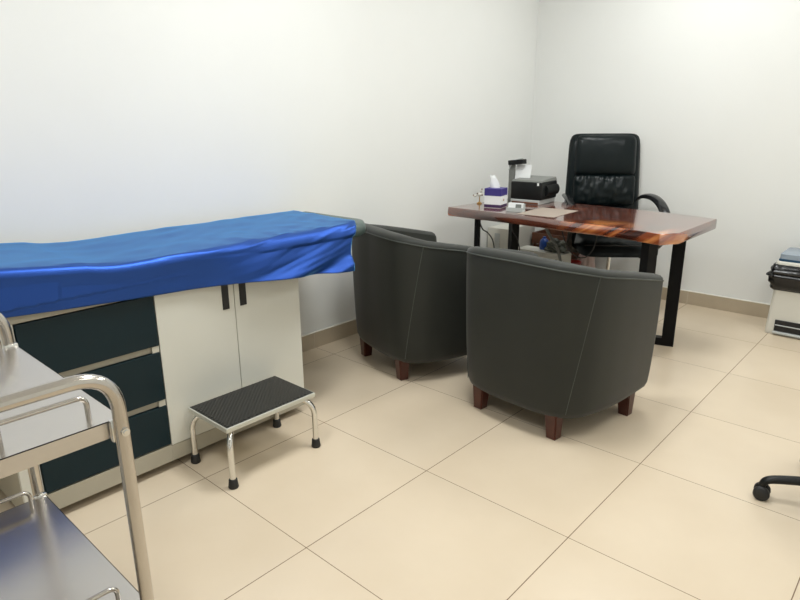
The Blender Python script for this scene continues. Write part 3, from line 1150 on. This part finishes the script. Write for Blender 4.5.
def rrect(hx, hy, r, z, n=5):
    out = []
    for sx, sy, a0 in ((1, 1, 0), (-1, 1, 90), (-1, -1, 180), (1, -1, 270)):
        for k in range(n + 1):
            a = radians(a0 + 90 * k / n)
            out.append((sx * (hx - r) + r * cos(a), sy * (hy - r) + r * sin(a), z))
    return out


bm = bmesh.new()
loft(bm, [rrect(0.160, 0.140, 0.02, 0.0), rrect(0.163, 0.143, 0.022, 0.006), rrect(0.163, 0.143, 0.022, 0.03), rrect(0.152, 0.138, 0.022, 0.30), rrect(0.150, 0.136, 0.022, 0.43)])
obj('body', bm, M['white_plastic'], pb, smooth=40)
bm = bmesh.new()
lps = []
NB = 96
for j in range(19):
    q = j / 18
    z = 0.285 + 0.16 * q
    bulge = 0.012 + 0.020 * sin(pi * min(1, q * 1.05)) ** 0.8
    base = rrect(0.155, 0.139, 0.03, z, 23)
    lp_ = []
    for k, (x, y, zz) in enumerate(base):
        d = Vector((x, y, 0)).normalized()
        n1 = abs(noise.noise(Vector((x * 10 + z * 14, y * 10 - z * 9, z * 26)))) * 0.034 - 0.008 + abs(noise.noise(Vector((x * 24, y * 24, z * 60)))) * 0.012
        if x < -0.1:
            n1 += 0.026 * math.exp(-abs((z - 0.372) / 0.022)) * max(0, 1 - abs(y + 0.10) / 0.07)
        b_ = max(0.003, bulge + n1) if 0 < j else max(0.002, 0.006 + n1 * 0.5)
        zz2 = zz + (0.012 * noise.noise(Vector((x * 15, y * 15, 1))) if j == 0 else 0)
        lp_.append((x + d.x * b_, y + d.y * b_, zz2))
    lps.append(lp_)
loft(bm, lps)
tag(obj('bin_liner', bm, M['bag'], pb, smooth=60), 'black plastic liner folded over the rim')
bm = bmesh.new()
loft(bm, [rrect(0.156, 0.142, 0.025, 0.440), rrect(0.164, 0.148, 0.028, 0.446), rrect(0.164, 0.148, 0.028, 0.458), rrect(0.158, 0.142, 0.026, 0.466)])
obj('lid_frame', bm, M['white_plastic'], pb, smooth=40)
bm = bmesh.new()
loft(bm, [rrect(0.152, 0.136, 0.022, 0.464), rrect(0.154, 0.138, 0.024, 0.468), rrect(0.152, 0.136, 0.024, 0.478), rrect(0.140, 0.124, 0.022, 0.480)])
tag(obj('lid_edge', bm, M['lid_blue'], pb, smooth=40), 'dark blue lid edge')
bm = bmesh.new()
loft(bm, [rrect(0.149, 0.133, 0.022, 0.4795), rrect(0.148, 0.132, 0.022, 0.509), rrect(0.144, 0.128, 0.022, 0.511)])
tag(obj('lid', bm, M['lid_top'], pb, smooth=40), 'pale grey blue lid top')
bm = bmesh.new(); box(bm, -0.112, 0.125, -0.150, -0.138, 0.028, 0.098, 0.002, 1)
tag(obj('pedal_recess', bm, M['black'], pb), 'black recess')
bm = bmesh.new(); box(bm, -0.108, 0.120, -0.158, -0.148, 0.064, 0.069, 0.001, 1); box(bm, -0.115, 0.128, -0.166, -0.145, 0.012, 0.026, 0.003, 1)
obj('pedal', bm, M['light_grey'], pb)

# ------------------------------------------------------------------ steel trolley
tr = thing('steel_trolley', 'stainless steel two shelf medical trolley in the lower left corner beside the examination couch', 'trolley')
TX0, TX1, TY0, TY1 = 0.955, 1.506, -1.40, -0.625
PX0, PX1 = 0.940, 1.528


def shelf(z):
    bm = bmesh.new()
    box(bm, TX0, TX1, TY0, TY1, z - 0.0015, z)
    for a in ((TX0, TX0 + 0.0015, TY0, TY1), (TX1 - 0.0015, TX1, TY0, TY1), (TX0, TX1, TY0, TY0 + 0.0015), (TX0, TX1, TY1 - 0.0015, TY1)):
        box(bm, *a, z - 0.032, z)
    return obj('shelf', bm, M['steel_sheet'], tr)


for z in (0.805, 0.40):
    shelf(z)
ZT = 0.903
for px in (PX0, PX1):
    bm = bmesh.new()
    p = fillet_path([(px, TY1 - 0.012, 0.085), (px, TY1 - 0.012, ZT), (px, TY0 + 0.012, ZT), (px, TY0 + 0.012, 0.085)], 0.075, 10)
    tube(bm, p, 0.0125, 18)
    obj('frame_tube', bm, M['steel'], tr, smooth=50)
for px, sx in ((PX0, 1), (PX1, -1)):
    for py in (TY1 - 0.012, TY0 + 0.012):
        for z in (0.805, 0.40):
            bm = bmesh.new()
            box(bm, px - 0.006 + sx * 0.012, px + 0.006 + sx * 0.012, py - 0.015, py + 0.015, z - 0.036, z + 0.006, 0.003, 2)
            tube(bm, [(px - sx * 0.010, py, z - 0.012), (px - sx * 0.0165, py, z - 0.012)], 0.0075, 12)
            tube(bm, [(px - sx * 0.014, py, z - 0.012), (px - sx * 0.019, py, z - 0.012)], 0.0045, 8)
            obj('shelf_bracket', bm, M['chrome'], tr, smooth=40)
        bm = bmesh.new()
        mt = Matrix.Translation((px, py, 0.0375))
        for off in (-0.012, 0.012):
            r_ = []
            for (rad, o_) in ((0.0001, -0.009), (0.034, -0.009), (0.0375, -0.005), (0.0375, 0.005), (0.034, 0.009), (0.0001, 0.009)):
                r_.append([mt @ Vector((o_, rad * cos(2 * pi * q / 24), rad * sin(2 * pi * q / 24))) for q in range(24)])
            if off < 0:
                loft(bm, r_)
        wheel = obj('caster_wheel', bm, M['rubber'], tr, smooth=50)
        bm = bmesh.new()
        box(bm, px - 0.016, px - 0.012, py - 0.012, py + 0.012, 0.03, 0.088)
        box(bm, px + 0.012, px + 0.016, py - 0.012, py + 0.012, 0.03, 0.088)
        box(bm, px - 0.016, px + 0.016, py - 0.016, py + 0.016, 0.080, 0.090)
        obj('caster_fork', bm, M['steel'], wheel)
for z in (0.805, 0.40):
    for x in (TX0 + 0.022, TX1 - 0.045):
        bm = bmesh.new()
        ya, yb = TY1 - 0.040, TY0 + 0.040
        p = fillet_path([(x, ya, z), (x, ya, z + 0.040), (x, yb, z + 0.040), (x, yb, z)], 0.026, 8)
        tube(bm, p, 0.0048, 12)
        for k in range(1, 5):
            yy = ya + (yb - ya) * k / 5
            tube(bm, [(x, yy, z), (x, yy, z + 0.038)], 0.0042, 10)
        obj('guard_rail', bm, M['steel'], tr, smooth=50)

# ------------------------------------------------------------------ clutter under the desk
ct = thing('computer_tower', 'white computer tower standing in the corner under the left end of the desk', 'computer', (-0.060, 3.18, 0))
bm = bmesh.new(); box(bm, -0.095, 0.085, -0.20, 0.21, 0.012, 0.50, 0.004, 2); obj('case', bm, M['white_plastic'], ct)
bm = bmesh.new(); box(bm, -0.030, 0.018, -0.204, -0.200, 0.06, 0.46, 0.002, 1); tag(obj('front_strip', bm, M['light_grey'], ct), 'light grey front strip')
for (x, y) in ((-0.08, -0.18), (0.07, -0.18), (-0.08, 0.19), (0.07, 0.19)):
    bm = bmesh.new(); cyl(bm, (x, y), 0.012, 0, 0.013, 12); obj('foot', bm, M['rubber'], ct)

wb = thing('white_box', 'low white equipment box with a round black hole standing under the desk', 'box', (0.315, 3.02, 0), radians(-2))
bm = bmesh.new(); box(bm, -0.19, 0.19, -0.07, 0.08, 0.0, 0.372, 0.004, 2); obj('case', bm, M['white_plastic'], wb)
bm = bmesh.new()
tube(bm, [(0.152, -0.0695, 0.325), (0.152, -0.0715, 0.325)], 0.0095, 18); obj('port', bm, M['black'], wb)

cr_ = thing('wooden_crate', 'brown slatted wooden crate against the back wall under the desk', 'crate', (0.215, 3.43, 0))
bm = bmesh.new()
for z in (0.02, 0.13, 0.24, 0.35):
    box(bm, -0.17, 0.17, -0.12, -0.108, z, z + 0.085, 0.002, 1)
    box(bm, -0.17, 0.17, 0.108, 0.12, z, z + 0.085, 0.002, 1)
    box(bm, -0.17, -0.158, -0.108, 0.108, z, z + 0.085, 0.002, 1)
    box(bm, 0.158, 0.17, -0.108, 0.108, z, z + 0.085, 0.002, 1)
obj('slat_panel', bm, M['brown_wood'], cr_)
bm = bmesh.new(); box(bm, -0.158, 0.158, -0.108, 0.108, 0.0, 0.012)
for sx in (-1, 1):
    for sy in (-1, 1):
        box(bm, sx * 0.148 - 0.01, sx * 0.148 + 0.01, sy * 0.098 - 0.01, sy * 0.098 + 0.01, 0.012, 0.435)
obj('crate_frame', bm, M['brown_wood'], cr_)

bm = bmesh.new()
lathe(bm, (0, 0), [(0.030, 0), (0.033, 0.004), (0.033, 0.055), (0.026, 0.072), (0.012, 0.082), (0.012, 0.094), (0.0005, 0.095)], 18)
bb = obj('blue_bottle', bm, M['blue'], smooth=50)
tag(bb, 'small bright blue bottle on the white box under the desk', 'bottle')
bb.location = (0.300, 3.055, 0.3725)

bm = bmesh.new()
blob(bm, (0, 0, 0.035), (0.075, 0.05, 0.05), 4, 0.6, 10, 3, 0.0)
rg = obj('crumpled_cloth', bm, M['cloth_grey'], smooth=60)
tag(rg, 'crumpled grey green cloth heaped on the white box under the desk', 'cloth')
rg.location = (0.415, 3.03, 0.3725)

bm = bmesh.new()
blob(bm, (0, 0, 0.18), (0.065, 0.065, 0.21), 4, 0.3, 8, 11, 0.0)
pk = obj('plastic_bag', bm, M['cloth_pink'], smooth=60)
tag(pk, 'pale pink plastic bag standing on the floor beside the white box under the desk', 'bag')
pk.location = (0.475, 3.42, 0)

bm = bmesh.new()
lathe(bm, (0, 0), [(0.046, 0), (0.048, 0.01), (0.054, 0.26), (0.060, 0.266), (0.058, 0.274), (0.051, 0.272), (0.045, 0.02), (0.001, 0.018)], 28)
rd = obj('red_bucket', bm, M['red'], smooth=50)
tag(rd, 'narrow red bucket on the floor under the desk beside the pink bag', 'bucket')
rd.location = (0.462, 3.225, 0)


def cable(name, pts, r, mat, label, cat='cable', grp=None):
    bm = bmesh.new()
    tube(bm, smooth_path(pts, 8), r, 8)
    return tag(obj(name, bm, mat, smooth=60), label, cat, grp)


cable('power_cable', [(0.18, 2.36, 0.684), (0.19, 2.40, 0.60), (0.215, 2.43, 0.57), (0.25, 2.45, 0.50), (0.26, 2.47, 0.30), (0.25, 2.5, 0.006)], 0.0045, M['cable'], 'black cable curving down behind the left desk leg')
cable('monitor_cable', [(0.29, 2.62, 0.684), (0.285, 2.62, 0.58), (0.33, 2.63, 0.50), (0.35, 2.65, 0.35), (0.34, 2.68, 0.006)], 0.004, M['cable'], 'thin dark cable hanging down in front of the white computer tower')
cable('grey_conduit', [(0.46, 2.72, 0.682), (0.49, 2.72, 0.60), (0.53, 2.73, 0.53), (0.58, 2.74, 0.45), (0.61, 2.75, 0.30), (0.60, 2.76, 0.012)], 0.0105, M['grey_plastic'], 'thick grey conduit slanting down from the underside of the desk')
cable('thin_cable', [(0.66, 2.58, 0.684), (0.70, 2.59, 0.56), (0.76, 2.60, 0.47), (0.84, 2.61, 0.46), (0.90, 2.60, 0.54), (0.92, 2.59, 0.684)], 0.0035, M['cable'], 'thin black cable looping under the desk below the executive chair seat')
